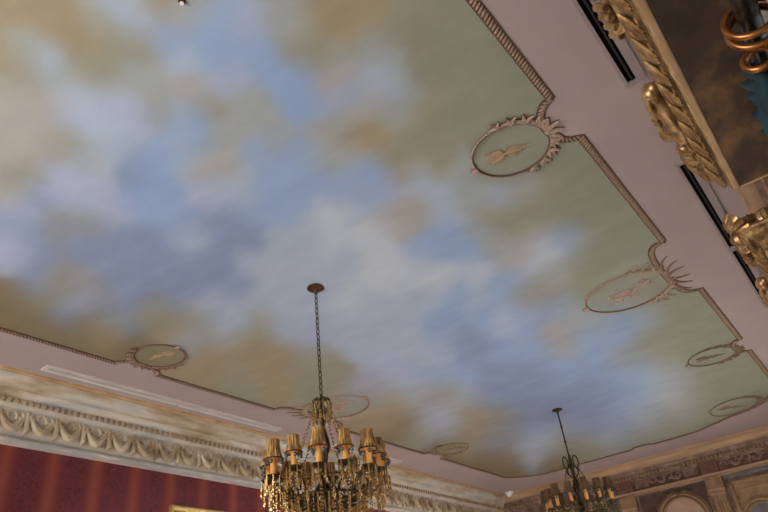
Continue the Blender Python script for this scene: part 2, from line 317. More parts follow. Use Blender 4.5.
# rope moulding that follows the outline
def rope(mb, pts, half, pitch, r):
    pts = [Vector((p[0],p[1],0)) for p in pts]
    acc = 0.0
    for a, b in zip(pts, pts[1:]):
        L = (b-a).length
        if L < 1e-6: continue
        t = (b-a)/L; ang = math.atan2(t.y, t.x)
        s = pitch - acc if acc else 0
        while s < L:
            p = a + t*s
            R = Matrix.Rotation(ang + .95, 3, 'Z')
            mb.cur = 0; mb.ell((p.x, p.y, CEIL-.004), (half*1.18, r, .013), R, 8, 4)
            s += pitch
        acc = L - (s - pitch)
mb = MB()
vis = [p for p in outline]
rope(mb, vis, .026, .030, .0105)
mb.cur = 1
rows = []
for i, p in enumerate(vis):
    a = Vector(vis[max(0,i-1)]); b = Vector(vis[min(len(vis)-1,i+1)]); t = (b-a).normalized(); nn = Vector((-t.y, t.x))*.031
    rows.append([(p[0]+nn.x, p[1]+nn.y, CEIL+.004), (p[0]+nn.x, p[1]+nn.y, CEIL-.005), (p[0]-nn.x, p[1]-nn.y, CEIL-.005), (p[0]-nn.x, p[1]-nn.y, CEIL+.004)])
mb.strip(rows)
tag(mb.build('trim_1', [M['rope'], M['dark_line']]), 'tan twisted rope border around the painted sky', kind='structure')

# cornices: profile is (distance out from the ceiling line, drop below the ceiling)
def prof(far=False):
    p = [(0,0),(0,-.028),(.012,-.034),(.012,-.044)]
    for i in range(1, 8):
        a = PI/2*i/7; p.append((.012+.095*(1-math.cos(a)), -.044-.105*math.sin(a)))
    p += [(.125,-.150),(.125,-.162)]
    for i in range(1, 7):
        a = PI*i/6; p.append((.135+.03*(1-math.cos(a))*.5+.004*math.sin(a), -.165-.045*i/6 - .0))
    p += [(.182,-.215),(.182,-.285),(.215,-.290),(.24,-.300)]
    if far: p += [(.24,-.315),(.275,-.33)]
    else:
        p += [(.24,-.585),(.222,-.592),(.212,-.602),(.205,-.618),(.196,-.625),(.196,-.652),(.21,-.660),(.30,-.664)]
    return p
def cornice(name, side, label):
    if side == 'left':  P = lambda o, z, e: ((XB if e == 0 else CXF+o), CYL+o, CEIL+z)
    if side == 'right': P = lambda o, z, e: ((XB if e == 0 else CXF+o), CYR-o, CEIL+z)
    if side == 'far':   P = lambda o, z, e: (CXF+o, (CYL+o if e == 0 else CYR-o), CEIL+z)
    pr = prof(side == 'far')
    root = None
    def span(a, b, mname, nm):
        m = MB(); m.strip([[P(o,z,0), P(o,z,1)] for (o,z) in pr[a:b+1]])
        return m, mname, nm
    m, _, _ = span(0, len(pr)-1, None, None)
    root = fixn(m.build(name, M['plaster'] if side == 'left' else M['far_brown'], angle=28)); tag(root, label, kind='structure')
    m = MB(); o1 = .003
    m.strip([[P(o-o1,z,0), P(o-o1,z,1)] for (o,z) in [(0,0),(0,-.028),(.012,-.034),(.012,-.044)]])
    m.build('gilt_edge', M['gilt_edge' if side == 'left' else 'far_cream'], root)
    m = MB(); m.strip([[P(o-o1,z-o1,0), P(o-o1,z-o1,1)] for (o,z) in pr[3:12]])
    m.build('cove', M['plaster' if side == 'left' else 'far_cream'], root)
    m = MB(); L = (CXF+.18-XB) if side != 'far' else (CYL-CYR+.36)
    n = int(L/.072)
    for i in range(n):
        u = (i+.5)*L/n
        if side == 'left': c = (XB+u, CYL+.176, CEIL-.25)
        elif side == 'right': c = (XB+u, CYR-.176, CEIL-.25)
        else: c = (CXF+.176, CYL+.18-u, CEIL-.25)
        if side != 'far' and XB+u < .5: continue
        r = (.024,.016,.030) if side != 'far' else (.024,.026,.034)
        m.ell(c, r, None, 8, 5)
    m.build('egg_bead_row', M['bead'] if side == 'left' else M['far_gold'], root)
    if side != 'far':
        m = MB()
        yy = (CYL+.24) if side == 'left' else (CYR-.24); sg = -1 if side == 'left' else 1
        x = 1.0 if side == 'left' else 3.0; pitch = .31
        while x < (13.0 if side == 'left' else 8.0):
            zc = CEIL-.415
            pts = []; rr = []
            for i in range(11):                         # the drooping swag
                t = i/10; a = PI*(1+t)
                pts.append((x+pitch*(t-.5)*.86, yy+sg*(.010+.012*math.sin(PI*t)), zc+.065-.165*math.sin(PI*t))); rr.append(.012+.034*math.sin(PI*t))
            m.tube(pts, rr, 7)
            pts = []; rr = []
            for i in range(15):                         # a scroll curling inside it
                t = i/14; a = -.6+t*5.2; r = .070*(1-.72*t)
                pts.append((x-.015+r*math.cos(a), yy+sg*.012, zc+.03+r*math.sin(a))); rr.append(.016*(1-.4*t))
            m.tube(pts, rr, 6)
            for k in range(5):                          # a spray of leaves between two swags
                a = PI/2 + (k-2)*.55 + PI*(k % 2 == 9)
                cx, cz = x+pitch/2, zc-.02
                m.ell((cx+.06*math.cos(a), yy+sg*.010, cz+.06*math.sin(a)), (.060,.020,.022), Matrix.Rotation(-a, 3, 'Y'), 7, 5)
            m.tube([(x+pitch/2, yy+sg*.012, zc-.01),(x+pitch/2+.01, yy+sg*.014, zc-.10),(x+pitch/2-.015, yy+sg*.012, zc-.15)], [.030,.026,.010], 6)
            m.ell((x+pitch/2, yy+sg*.018, zc+.01), (.026,.02,.026), None, 8, 6)
            x += pitch
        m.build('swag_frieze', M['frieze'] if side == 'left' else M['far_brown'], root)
    return root
cornice('trim_2', 'left', 'marbled cream cornice with a swag frieze above the crimson wall')
cornice('trim_3', 'far', 'pale coved cornice above the carved brown far wall')
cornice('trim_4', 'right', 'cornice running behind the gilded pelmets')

# walls
mb = MB(); mb.box(XB, YL, 0, XF, YL+.2, CEIL); tag(mb.build('wall_left', M['wallpaper'], smooth=False), 'crimson striped damask wall', kind='structure')

WIN = [(1.78, 3.22), (4.36, 5.80), (6.94, 8.38), (9.52, 10.96)]  # last two openings are unseen, added to bring light to the far end
ZW0, ZW1 = .3, ZO+1.93
mb = MB(); xs = XB
for a, b in WIN:
    mb.box(xs, YR-.6, 0, a, YR, CEIL); mb.box(a, YR-.6, 0, b, YR, ZW0); mb.box(a, YR-.6, ZW1, b, YR, CEIL); xs = b
mb.box(xs, YR-.6, 0, XF, YR, CEIL)
tag(mb.build('wall_right', M['wall_plain'], smooth=False), 'shaded plaster wall of tall windows', kind='structure')
for k, (a, b) in enumerate(WIN):
    mb = MB(); y = YR-.55
    for (u0,u1,w0,w1) in ((a,a+.07,ZW0,ZW1),(b-.07,b,ZW0,ZW1),(a,b,ZW0,ZW0+.07),(a,b,ZW1-.07,ZW1),((a+b)/2-.03,(a+b)/2+.03,ZW0,ZW1),(a,b,2.0,2.06)):
        mb.box(u0, y-.03, w0, u1, y+.03, w1)
    w = tag(mb.build('window_%d' % (k+1), M['white'], smooth=False), kind='structure')
    g = MB(); g.box(a+.05, y-.006, ZW0+.05, b-.05, y+.006, ZW1-.05); g.build('pane', M['glass'], w, smooth=False)
# back wall, behind the photographer, unseen; its wide window is added to house the fill lamp
mb = MB(); wy0, wy1, wz0, wz1 = 1.6, 6.2, .5, 3.7
mb.box(XB-.2, YR, 0, XB, wy0, CEIL); mb.box(XB-.2, wy1, 0, XB, YL, CEIL); mb.box(XB-.2, wy0, 0, XB, wy1, wz0); mb.box(XB-.2, wy0, wz1, XB, wy1, CEIL)
tag(mb.build('wall_back', M['wall_plain'], smooth=False), kind='structure')
mb = MB()
for i in range(5):
    y = wy0 + (wy1-wy0)*i/4; mb.box(XB-.13, y-.04, wz0, XB-.05, y+.04, wz1)
mb.box(XB-.13, wy0, wz0, XB-.05, wy1, wz0+.07); mb.box(XB-.13, wy0, wz1-.07, XB-.05, wy1, wz1)
tag(mb.build('window_5', M['white'], smooth=False), kind='structure')  # made-up window, added only to frame the fill lamp

# far wall: carved panelling with frieze, pilasters and arches
def Y(z): return z + ZO
mb = MB(); mb.box(XF, YR-.2, 0, XF+.2, YL+.2, CEIL)
far = tag(mb.build('wall_far', M['far_brown'], smooth=False), 'carved brown panelled far wall', kind='structure')
def fbox(name, m, lst, lab=None):
    mb = MB()
    for (ya, yb, za, zb, d) in lst: mb.box(XF-d, min(ya,yb), Y(za), XF+.02, max(ya,yb), Y(zb))
    o = mb.build(name, m, far, smooth=False)
    if lab: tag(o, lab)
    bv = o.modifiers.new('edge', 'BEVEL'); bv.width = .006; bv.segments = 2
    return o
PIL = [(5.48,5.15),(4.21,3.88),(2.60,2.29),(1.46,1.13)]
BAYS = [(5.15,4.21),(3.88,2.60),(2.29,1.46)]
fbox('architrave', M['far_cream'], [(6.7,-.3,2.68+.05,2.70+.05,.045),(6.7,-.3,2.455,2.50,.075),(6.7,-.3,2.425,2.455,.05)])
for a, b in PIL:
    fbox('frieze_block', M['far_red'], [(a,b,2.50,2.75,.085),(a-.05,b+.05,2.54,2.71,.10)])
    fbox('pilaster_block', M['far_gold'], [(a-.01,b+.01,2.22,2.43,.085),(a-.0,b+.0,2.22,2.25,.10),(a,b,2.40,2.43,.10)])
    c = (a+b)/2
    mb = MB()
    mb.box(XF-.07, c-.12, Y(-1.6), XF+.02, c+.12, Y(2.14))
    for i in range(5):
        yy = c-.092+.046*i; mb.tube([(XF-.07, yy, Y(-1.4)), (XF-.07, yy, Y(2.10))], .015, 8)
    mb.build('fluted_shaft', M['far_gold'], far)
    mb = MB()
    mb.box(XF-.10, c-.145, Y(2.19), XF+.02, c+.145, Y(2.22)); mb.box(XF-.085, c-.13, Y(2.13), XF+.02, c+.13, Y(2.15))
    for sg in (-1,1):
        pts = [(XF-.085, c+sg*(.115+.03*(1-t/9)*math.cos(t*.7)), Y(2.17)+.03*(1-t/9)*math.sin(t*.7)) for t in range(10)]
        mb.tube(pts, .010, 6)
    for i in range(5): mb.ell((XF-.085, c-.08+.04*i, Y(2.165)), (.014,.018,.024), None, 8, 5)
    mb.build('capital', M['far_cream'], far)
rnd = random.Random(3)
for bi, (a, b) in enumerate(BAYS):
    # frieze panel with flutes at its ends and a curling relief between
    mb = MB(); mb.box(XF-.035, b+.02, Y(2.51), XF+.02, a-.02, Y(2.73))
    mb.cur = 1; w = a-b; nfl = 9 if bi == 1 else 0
    for s in (0,1):
        for i in range(nfl):
            yy = (b+.07+.028*i) if s == 0 else (a-.07-.028*i)
            mb.tube([(XF-.04, yy, Y(2.535)), (XF-.04, yy, Y(2.705))], .012, 6)
    m0 = b+.06+(.28 if bi == 1 else 0); m1 = a-.06-(.28 if bi == 1 else 0)
    for k in range(4):
        cy = m0+(m1-m0)*(k+.5)/4
        pts = []; rr = []
        for i in range(16):
            t = i/15; an = (1 if k % 2 else -1)*(t*5.4); r = .088*(1-.75*t)
            pts.append((XF-.045, cy+r*math.cos(an), Y(2.62)+r*math.sin(an))); rr.append(.024*(1-.4*t))
        mb.tube(pts, rr, 6)
        for q in range(3): mb.ell((XF-.045, cy+rnd.uniform(-.1,.1), Y(2.62)+rnd.uniform(-.07,.07)), (.02,.035,.018), Matrix.Rotation(rnd.uniform(0,3),3,'X'), 7, 5)
    o = mb.build('frieze_panel', [M['far_red'] if bi != 1 else M['far_dark'], M['far_light']], far)
    # the arch below, with mouldings and spandrel carving
    c = {0:4.68, 1:3.13, 2:1.87}[bi]; r = {0:.30, 1:.345, 2:.24}[bi]; zc = {0:1.62, 1:1.865, 2:1.62}[bi]
    mb = MB()
    pts = [(c+r*math.cos(PI*i/24), zc+r*math.sin(PI*i/24)) for i in range(25)] + [(c-r,-.2),(c+r,-.2)]
    tr = tessellate_polygon([[Vector((p[0],p[1],0)) for p in pts]])
    mb.add([(XF-.018, p[0], Y(p[1])) for p in pts], [tuple(t) for t in tr])
    mb.add([(XF-.018, p[0], Y(p[1])) for p in pts]+[(XF+.01, p[0], Y(p[1])) for p in pts], [(i,(i+1)%len(pts),len(pts)+(i+1)%len(pts),len(pts)+i) for i in range(len(pts))])
    tag(mb.build('arch_panel', M['salmon'] if bi == 1 else M['far_blue'], far, smooth=False), 'pale salmon arched panel' if bi == 1 else 'slate arched panel')
    mb = MB()
    for rr_, d, th in ((r+.02,.03,.020),(r+.075,.045,.026),(r+.12,.03,.012)):
        pts = [(XF-d, c+rr_, Y(-.2))]+[(XF-d, c+rr_*math.cos(PI*i/28), Y(zc)+rr_*math.sin(PI*i/28)) for i in range(29)]+[(XF-d, c-rr_, Y(-.2))]
        mb.tube(pts, th, 8)
    mb.build('arch_moulding', M['far_gold'], far)
    mb = MB()
    if bi == 1:
        mb.box(XF-.010, b+.04, Y(-1.5), XF-.0, a-.04, Y(2.40))
    else:
        mb.box(XF-.010, b+.04, Y(-1.5), XF-.0, a-.04, Y(2.28))
    mb.build('spandrel', M['far_dark'] if bi == 1 else M['far_gold'], far, smooth=False)
    mb = MB()
    for s in (-1,1):
        for k in range(3):
            cy = c+s*(r+.06+.11*k); cz = 2.13-.03*k if bi == 1 else 2.0
            pts = [(XF-.03, cy+s*.05*(1-t/12)*math.cos(t*.5), Y(cz)+.05*(1-t/12)*math.sin(t*.5)) for t in range(12)]
            mb.tube(pts, .012, 6)
    if bi == 1:
        mb.ell((XF-.05, c-.02, Y(2.30)), (.04,.05,.055), None, 10, 7)
        for k in range(4): mb.ell((XF-.035, c+(k-1.5)*.11, Y(2.33)), (.02,.035,.02), None, 8, 5)
    mb.build('spandrel_carving', M['far_red'], far)
    if bi != 1:
        fbox('panel_frame', M['far_gold'], [(a-.06,b+.06,2.24,2.29,.045),(a-.06,a-.11,-1.2,2.29,.045),(b+.06,b+.11,-1.2,2.29,.045),(a-.15,b+.15,2.12,2.15,.035)])
        fbox('slate_band', M['far_blue'], [(a-.02,b+.02,2.36,2.42,.02)])  # slate strip below the ledge
# ------------------------------------------------------------------ ceiling medallions
def medallion(cx, cy, au, av, face, label, big=False, olive=False, small=False):
    """local +x points to the border; au = half length towards it, av = half width"""
    t = tag(empty('ceiling_medallion', (cx, cy, CEIL), face), label, 'ceiling medallion', 'painted oval medallions around the sky')
    REL = M['relief_faint'] if cx > 8 else M['relief_brown'] if olive else M['relief']; LINE = M['relief_brown'] if cx > 8 or big else M['dark_line']
    mb = MB(); pts = [(au*math.cos(2*PI*i/48), av*math.sin(2*PI*i/48)) for i in range(48)]
    if olive: mb.poly(pts, -.002, .004); mb.build('oval_field', M['oval_olive'] if olive else M['oval_green'], t, smooth=False)
    mb = MB()
    mb.cur = 1; mb.tube([(au*math.cos(2*PI*i/64), av*math.sin(2*PI*i/64), -.003) for i in range(64)], .006 if cx > 8 else .0085, 6, True)
    mb.cur = 0
    if not big:
        n = int(2*PI*(au+av)/2/.021)
        for i in range(n):
            a = 2*PI*i/n; tx, ty = -au*math.sin(a), av*math.cos(a)
            mb.ell(((au+.006)*math.cos(a), (av+.006)*math.sin(a), -.007), (.013,.0062,.006), Matrix.Rotation(math.atan2(ty,tx)+.6,3,'Z'), 6, 4)
    else:
        mb.tube([((au+.010)*math.cos(2*PI*i/64), (av+.010)*math.sin(2*PI*i/64), -.004) for i in range(64)], .0065, 6, True)
    mb.build('ring', [REL, LINE], t)
    rnd = random.Random(int(cx*100)+int(cy*10))
    def lf(m, x, y, ang, L, W, bend=0.0):
        m.cur = 1; m.leaf((x-.004*math.cos(ang), y-.004*math.sin(ang)), ang, L*1.16, W*1.5, -.003, -.002, bend)
        m.cur = 0; m.leaf((x, y), ang, L, W, -.006, -.016, bend)
    if not big:
        for s in (-1, 1):                              # laurel climbing each shoulder of the ring
            m = MB()
            nl = 4
            for k in range(nl):
                a = s*(.42 + k*.33); x, y = au*math.cos(a), av*math.sin(a)
                out = math.atan2(y/av, x/au); sc = 1-.10*k
                for d in (-.8, 0, .8): lf(m, x*1.03, y*1.03, out+d+s*.45, .088*sc, .034*sc, -s*.3*d)
            m.cur = 0; m.tube([(au*1.02*math.cos(s*(.30+k*.09)), av*1.02*math.sin(s*(.30+k*.09)), -.005) for k in range(14)], .006, 6)
            m.build('leaf_spray', [REL, LINE], t)
        m = MB()                                       # acanthus crown at the border end
        for d in (-1.15,-.7,-.25,.25,.7,1.15): lf(m, au*1.0, d*.05, d*1.05, .120-.02*abs(d), .040, d*.3)
        m.cur = 0; m.ell((au+.01, 0, -.012), (.022,.022,.012), None, 10, 6)
        m.build('crown', [REL, LINE], t)
        m = MB()
        for d in (-.8, 0, .8): lf(m, -au, d*.02, PI+d, .055, .026)
        m.ell((-au-.01, 0, -.01), (.018,.018,.010), None, 8, 5)
        m.build('knot', [M['relief_pale'], M['dark_line']], t)
        m = MB(); an = .22; k0 = min(au, av)/.26       # a sprig laid across the middle
        q = Matrix.Rotation(an, 2)
        def T(x, y): v = q @ Vector((x*k0, y*k0)); return v.x, v.y
        m.tube([(*T(-.12, -.012), -.004), (*T(0, .006), -.006), (*T(.15, .0), -.004)], [.005,.007,.0025], 6)
        for i in range(9):
            x = -.125 + .026*i; sc = (1, 1.1, 1.15, 1.1, 1.0, .8, .65, .5, .4)[i]
            for s in (-1, 1):
                px, py = T(x, .0); m.leaf((px, py), an + (PI if i < 4 else 0) + (-s if i < 4 else s)*(.95 if i < 4 else .6), .078*k0*sc, .028*sc, -.003, -.006, s*.3)
        for i in range(5): px, py = T(-.10+.03*i, .05*(-1)**i); m.cur = 0; m.ell((px, py, -.004), (.014,.010,.004), None, 7, 4)
        m.build('sprig', [M['emblem'] if cx < 5 else REL, M['dark_line']], t)
    else:
        m = MB()
        rays = []
        for s in (-1, 1):                              # curling rays fanned to both sides like a shell
            for (tx, ty, cx_, cy_) in ((.17,.10,.02,.10),(.15,.27,.0,.20),(.10,.42,-.05,.30)):
                pts = []; rr = []
                for i in range(10):
                    q = i/9; bx = 2*q*(1-q)*cx_ + q*q*tx; by = (1-q)**2*.02 + 2*q*(1-q)*cy_ + q*q*ty
                    pts.append((au+bx, s*by, -.006)); rr.append(.004+.010*math.sin(PI*min(1, .1+q*.9)))
                rays.append((pts, rr))
        for pts, rr in rays[:-1]:
            m1 = MB(); m1.tube(pts, rr, 6); m1.build('scroll_ray', [M['relief_brown'], M['relief']], t)
        m = MB(); m.tube(*rays[-1], 6)
        m.build('scroll_ray', [M['relief_brown'], M['relief']], t)
        for s in (-1, 1):
            m = MB()
            for k in range(6):
                a = s*(.25 + k*.17); x, y = au*math.cos(a), av*math.sin(a); out = math.atan2(y/av, x/au)
                pts = []; rr = []
                hook = .24 if k in (3,4) else .13
                for i in range(9):
                    tt = i/8; b = out + s*(1.2 - 3.2*tt); 
                    pts.append((x+hook*(.45*math.cos(out)+.45*math.cos(b+PI)), y+hook*(.45*math.sin(out)+.45*math.sin(b+PI)), -.006)); rr.append(.013*(1-.5*tt))
                m.tube(pts, rr, 6)
                lf(m, x, y, out+s*1.1, .10, .036, s*.4)
            m.build('scroll_spray', [REL, LINE], t)
        m = MB()
        for d in (-1.1,-.4,.4,1.1): lf(m, -au, d*.02, PI+d*1.1, .065, .03)
        m.ell((-au-.01, 0, -.01), (.02,.02,.012), None, 8, 5)
        m.build('knot', [REL, LINE], t)
        m = MB()                                       # pale arabesque of leaves and buds
        for i in range(46):
            u = rnd.uniform(-1,1); v = rnd.gauss(0,.09)*(1.2-abs(u)*.5)
            x = u*au*.52; y = v*av*1.4 - u*av*.16 + .03*math.sin(u*7)
            m.leaf((x, y), rnd.uniform(0, 6.28), rnd.uniform(.05,.10), rnd.uniform(.020,.036), -.003, -.006, rnd.uniform(-1,1))
        m.build('arabesque', M['relief_pale'], t)
    return t
medallion(3.42, 1.14, .275, .265, -PI/2, 'oval medallion with laurel wreath and crossed sprig, nearest the first gilded pelmet')
medallion(6.18, 1.29, .425, .375, -PI/2, 'large oval medallion with curling dark rays on the right-hand border', big=True)
medallion(8.76, 1.12, .28, .285, -PI/2, 'small faint medallion between the large rayed oval and the far right corner')
medallion(11.28, 1.42, .34, .42, -PI/4-.35, 'faint oval medallion in the far corner of the sky', big=False)
medallion(3.59, 5.33, .26, .245, PI/2, 'olive oval medallion on the border above the crimson wall', olive=True)
medallion(6.2, 5.20, .42, .38, PI/2, 'large oval medallion seen just behind the top of the near chandelier', big=True)
medallion(9.10, 5.30, .26, .27, PI/2, 'small faint medallion between the chandeliers on the left-hand border', olive=True)

# ------------------------------------------------------------------ slot vents
def vent(x0, L, y, label, white):
    t = tag(empty('slot_vent', (x0+L/2, y, CEIL)), label, 'air vent', 'linear ceiling vents')
    h = L/2; fw = .045
    mb = MB()
    mb.box(-h, -.085, -.016, -h+.04, .05, .001); mb.box(h-.04, -.085, -.016, h, .05, .001)
    mb.box(-h+.04, .028, -.016, h-.04, .05, .001); mb.box(-h+.04, -.085, -.016, h-.04, -.028, .001)
    mb.build('frame', M['vent_white'] if white else M['vent_pink'], t, smooth=False)
    mb = MB(); mb.box(-h+.0405, -.0275, -.002, h-.0405, .0275, .001); mb.build('slot', M['slot_grey'] if white else M['black'], t, smooth=False)
    mb = MB(); mb.box(-h+.045, -.010, -.011, h-.045, .002, -.0021); mb.build('blade', M['vent_white'] if white else M['slot_grey'], t, smooth=False)
    return t
vent(1.78, 1.64, .245, 'dark slot vent in the pink border beside the near pelmet, cut by the top edge', False)
vent(4.44, 1.66, .245, 'dark slot vent between the two gilded pelmets', False)
vent(6.11, 1.66, .245, 'dark slot vent running past the gold shells of the second pelmet', False)
for x0, lab in ((2.88,'white slot vent on the border nearest the left end of the cornice'),(4.54,'white slot vent in the border beside the near chandelier shades'),(7.3,'white slot vent above the cornice between the chandeliers')):
    vent(x0, 1.64, 6.23, lab, True).rotation_euler.z = PI

# ------------------------------------------------------------------ small fittings
t = tag(empty('motion_sensor', (12.86, 6.30, CEIL+.001)), 'small white domed sensor in the corner of the ceiling', 'sensor')
mb = MB(); mb.lathe([(0,0),(.085,0),(.085,-.02),(.08,-.03)], n=20); mb.build('base', M['white'], t)
mb = MB(); mb.lathe([(.066,-.028),(.064,-.05),(.05,-.075),(.026,-.09),(0.001,-.094)], n=20); mb.build('dome', M['white'], t)
t = tag(empty('sprinkler', (1.178, 1.846, CEIL+.005)), 'tiny pale sprinkler head in the clouds at the top edge', 'sprinkler')
mb = MB(); mb.lathe([(0.001,.0),(.020,.0),(.018,-.006),(.009,-.008),(.008,-.016)], n=14); mb.build('escutcheon', M['bronze'], t)
mb = MB(); mb.lathe([(0.001,-.014),(.011,-.014),(.012,-.018),(.001,-.020)], n=12); mb.build('deflector', M['white'], t)

# ------------------------------------------------------------------ chandeliers
def chandelier(name_loc, label, chain, dark, phase, S_):
    NA = 14
    t = tag(empty('chandelier', name_loc, 0), label, 'chandelier', 'chandeliers hung along the middle of the ceiling')
    metal = M['bronze']; cr = M['smoke'] if dark else M['amber']; sh = M['shade_dark'] if dark else M['shade']
    mb = MB(); mb.lathe([(.001,0),(.074,0),(.078,-.010),(.070,-.020),(.030,-.030),(.016,-.046),(.012,-.07),(.001,-.072)], n=28); mb.build('canopy', M['canopy'] if not dark else metal, t)
    # chain of links
    m = MB(); z = -.06; k = 0; lk = .060
    if not dark:
        while z > -chain:
            pts = []
            for i in range(14):
                a = 2*PI*i/14; u = .0135*math.cos(a); w = -lk*.5 + (lk*.5+.003)*math.sin(a)
                pts.append((u, 0, z+w) if k % 2 == 0 else (0, u, z+w))
            m.tube(pts, .0042, 6, True); z -= lk*.84; k += 1
    else:
        while z > -chain:
            m.tube([(0,0,z),(0,0,z-.19)], .011, 8); m.ell((0,0,z-.2), (.018,.018,.022), None, 10, 6); z -= .21
    m.build('chain', metal, t)
    zt = -chain
    # central stem
    m = MB(); zb = zt-.30
    m.lathe([(.001,zt+.02),(.012,zt+.01),(.018,zt-.02),(.010,zt-.05),(.034,zt-.09),(.044,zt-.12),(.020,zt-.17),(.014,zt-.24),(.030,zt-.30),(.046,zt-.36),(.052,zt-.41),(.030,zt-.47),(.020,zt-.56),(.032,zt-.63),(.062,zt-.69),(.066,zt-.74),(.040,zt-.80),(.022,zt-.88),(.040,zt-.98),(.018,zt-1.08),(.028,zt-1.18),(.001,zt-1.24)], n=20)
    m.build('stem', metal, t)
    def bead_strand(m, pts, r, n, drop=0):
        P = [Vector(p) for p in pts]; tot = sum((b-a).length for a,b in zip(P,P[1:])); step = tot/n; acc = 0; nxt = 0
        for a, b in zip(P, P[1:]):
            L = (b-a).length
            while nxt <= acc+L+1e-9:
                p = a + (b-a)*((nxt-acc)/L if L else 0); m.ell(p, (r,r,r*1.3), None, 6, 4); nxt += step
            acc += L
    def pendant(m, p, L, r):
        x, y, z = p
        m.lathe([(.001,z),(r*.45,z-L*.12),(r,z-L*.55),(r*.75,z-L*.78),(.001,z-L)], (x,y,0), 6)
    zs = zt-.67                                        # drip-pan level
    # crown of crystals
    if not dark:
        m = MB()
        for i in range(10):
            a = 2*PI*i/10; c_, s_ = math.cos(a), math.sin(a)
            m.tube([(.012*c_,.012*s_,zt-.03),(.05*c_,.05*s_,zt-.012),(.070*c_,.070*s_,zt-.03),(.076*c_,.076*s_,zt-.055)], .005, 6)
        m.build('crown_frame', metal, t)
        for i in range(14):
            a = 2*PI*i/14; R_ = .076; c_, s_ = R_*math.cos(a), R_*math.sin(a)
            m = MB(); bead_strand(m, [(c_,s_,zt-.055),(c_*.95,s_*.95,zt-.145)], .0075, 5); pendant(m, (c_*.95,s_*.95,zt-.15), .065, .012)
            m.build('crown_pendant', cr, t)
    else:
        for i in range(4):                              # upright open scrolls around the stem
            a = 2*PI*i/4 + .5; m = MB(); pts = []
            for k2 in range(20):
                b = 2*PI*k2/20; pts.append(((.070+.034*math.cos(b))*math.cos(a), (.070+.034*math.cos(b))*math.sin(a), zt-.06+.085*math.sin(b)))
            m.tube(pts, .009, 8, True)
            m.tube([(.07*math.cos(a),.07*math.sin(a),zt-.14),(.075*math.cos(a),.075*math.sin(a),zt-.20),(.03*math.cos(a),.03*math.sin(a),zt-.27)], .010, 8)
            m.build('scroll_loop', metal, t)
    # fourteen arms, each carrying pan, candle, bulb and shade
    tips = []; cache = {}
    for i in range(NA):
        a = phase + 2*PI*i/NA; big = i % 2 == 0; rr = .445 if big else .425; sc = S_*(1.07 if big else .95)
        zz = zs + (.0 if big else .018)
        u = Vector((math.cos(a), math.sin(a), 0)); tip = u*rr + Vector((0,0,zz)); tips.append((tip, u))
        pts = []
        for k2 in range(15):
            q = k2/14; r_ = .035 + (rr-.035)*q; h = zt-.67 - .17*math.sin(PI*min(1,q*1.25))*(1-.2*q) + (.0)*q
            if q > .78: h = h + (zz-.012-h)*((q-.78)/.22)**1.2
            pts.append(u*r_ + Vector((0,0,h)))
        m = MB(); m.tube(pts, [.013-.004*(k2/14) for k2 in range(15)], 8)
        c2 = u*(rr*.55) + Vector((0,0,zt-.73)); m.tube([c2 + u*(.045*(1-s/14)*math.cos(s*.55)) + Vector((0,0,.045*(1-s/14)*math.sin(s*.55))) for s in range(14)], .006, 6)
        arm = m.build('arm', metal, t)
        m = MB(); m.lathe([(.001,-.022),(.018,-.018),(.050,.000),(.058,.010),(.052,.008),(.024,.002),(.026,.018),(.001,.018)], tip, 16, pleat=8, amp=.05); m.build('drip_pan', metal, arm)
        hc = .165*sc
        m = MB(); m.lathe([(.001,.012),(.025*sc,.012),(.025*sc,hc),(.020*sc,hc+.006),(.001,hc+.006)], tip, 14); m.build('candle', M['candle'], arm)
        m = MB(); m.lathe([(.001,hc+.006),(.010,hc+.010),(.015,hc+.03),(.010,hc+.055),(.001,hc+.07)], tip, 10); m.build('bulb', M['bulb'], arm)
        b0 = hc-.022; H = .158*sc; k3 = 1.0
        m = MB(); pr = [(.075*sc,b0),(.064*sc,b0+H*.22),(.054*sc,b0+H*.5),(.049*sc,b0+H*.78),(.052*sc,b0+H),(.047*sc,b0+H-.004),(.045*sc,b0+H*.6),(.060*sc,b0+H*.2),(.071*sc,b0)]
        m.lathe(pr, tip, 64, pleat=16, amp=.055); m.build('lamp_shade', sh, arm)
        m = MB(); m.tube([tip + Vector((.077*sc*math.cos(2*PI*j/24), .077*sc*math.sin(2*PI*j/24), b0)) for j in range(24)], .0062, 6, True); m.build('shade_rim', M['rim'], arm)
        def repeat(src, me_name, spots):
            for s_ in spots:
                if me_name not in cache:
                    cache[me_name] = src().build(me_name, M['blue_glass'] if me_name == 'glass_drop' else cr, arm); cache[me_name].location = s_
                else:
                    o = cache[me_name].copy(); C.objects.link(o); o.parent = arm; o.location = s_
        def drop_():
            m = MB(); m.ell((0,0,-.020), (.013,.013,.019), None, 8, 6); return m
        def pend_():
            m = MB(); bead_strand(m, [(0,0,0),(0,0,-.06)], .0075, 4); pendant(m, (0,0,-.062), .06, .011); return m
        repeat(drop_, 'glass_drop', [tip + Vector((.066*sc*math.cos(a+PI/4+PI/2*j), .066*sc*math.sin(a+PI/4+PI/2*j), b0-.004)) for j in range(4)])
        repeat(pend_, 'crystal_pendant', [tip + Vector((.052*math.cos(a+2*PI*j/6), .052*math.sin(a+2*PI*j/6), .002)) for j in range(6)])
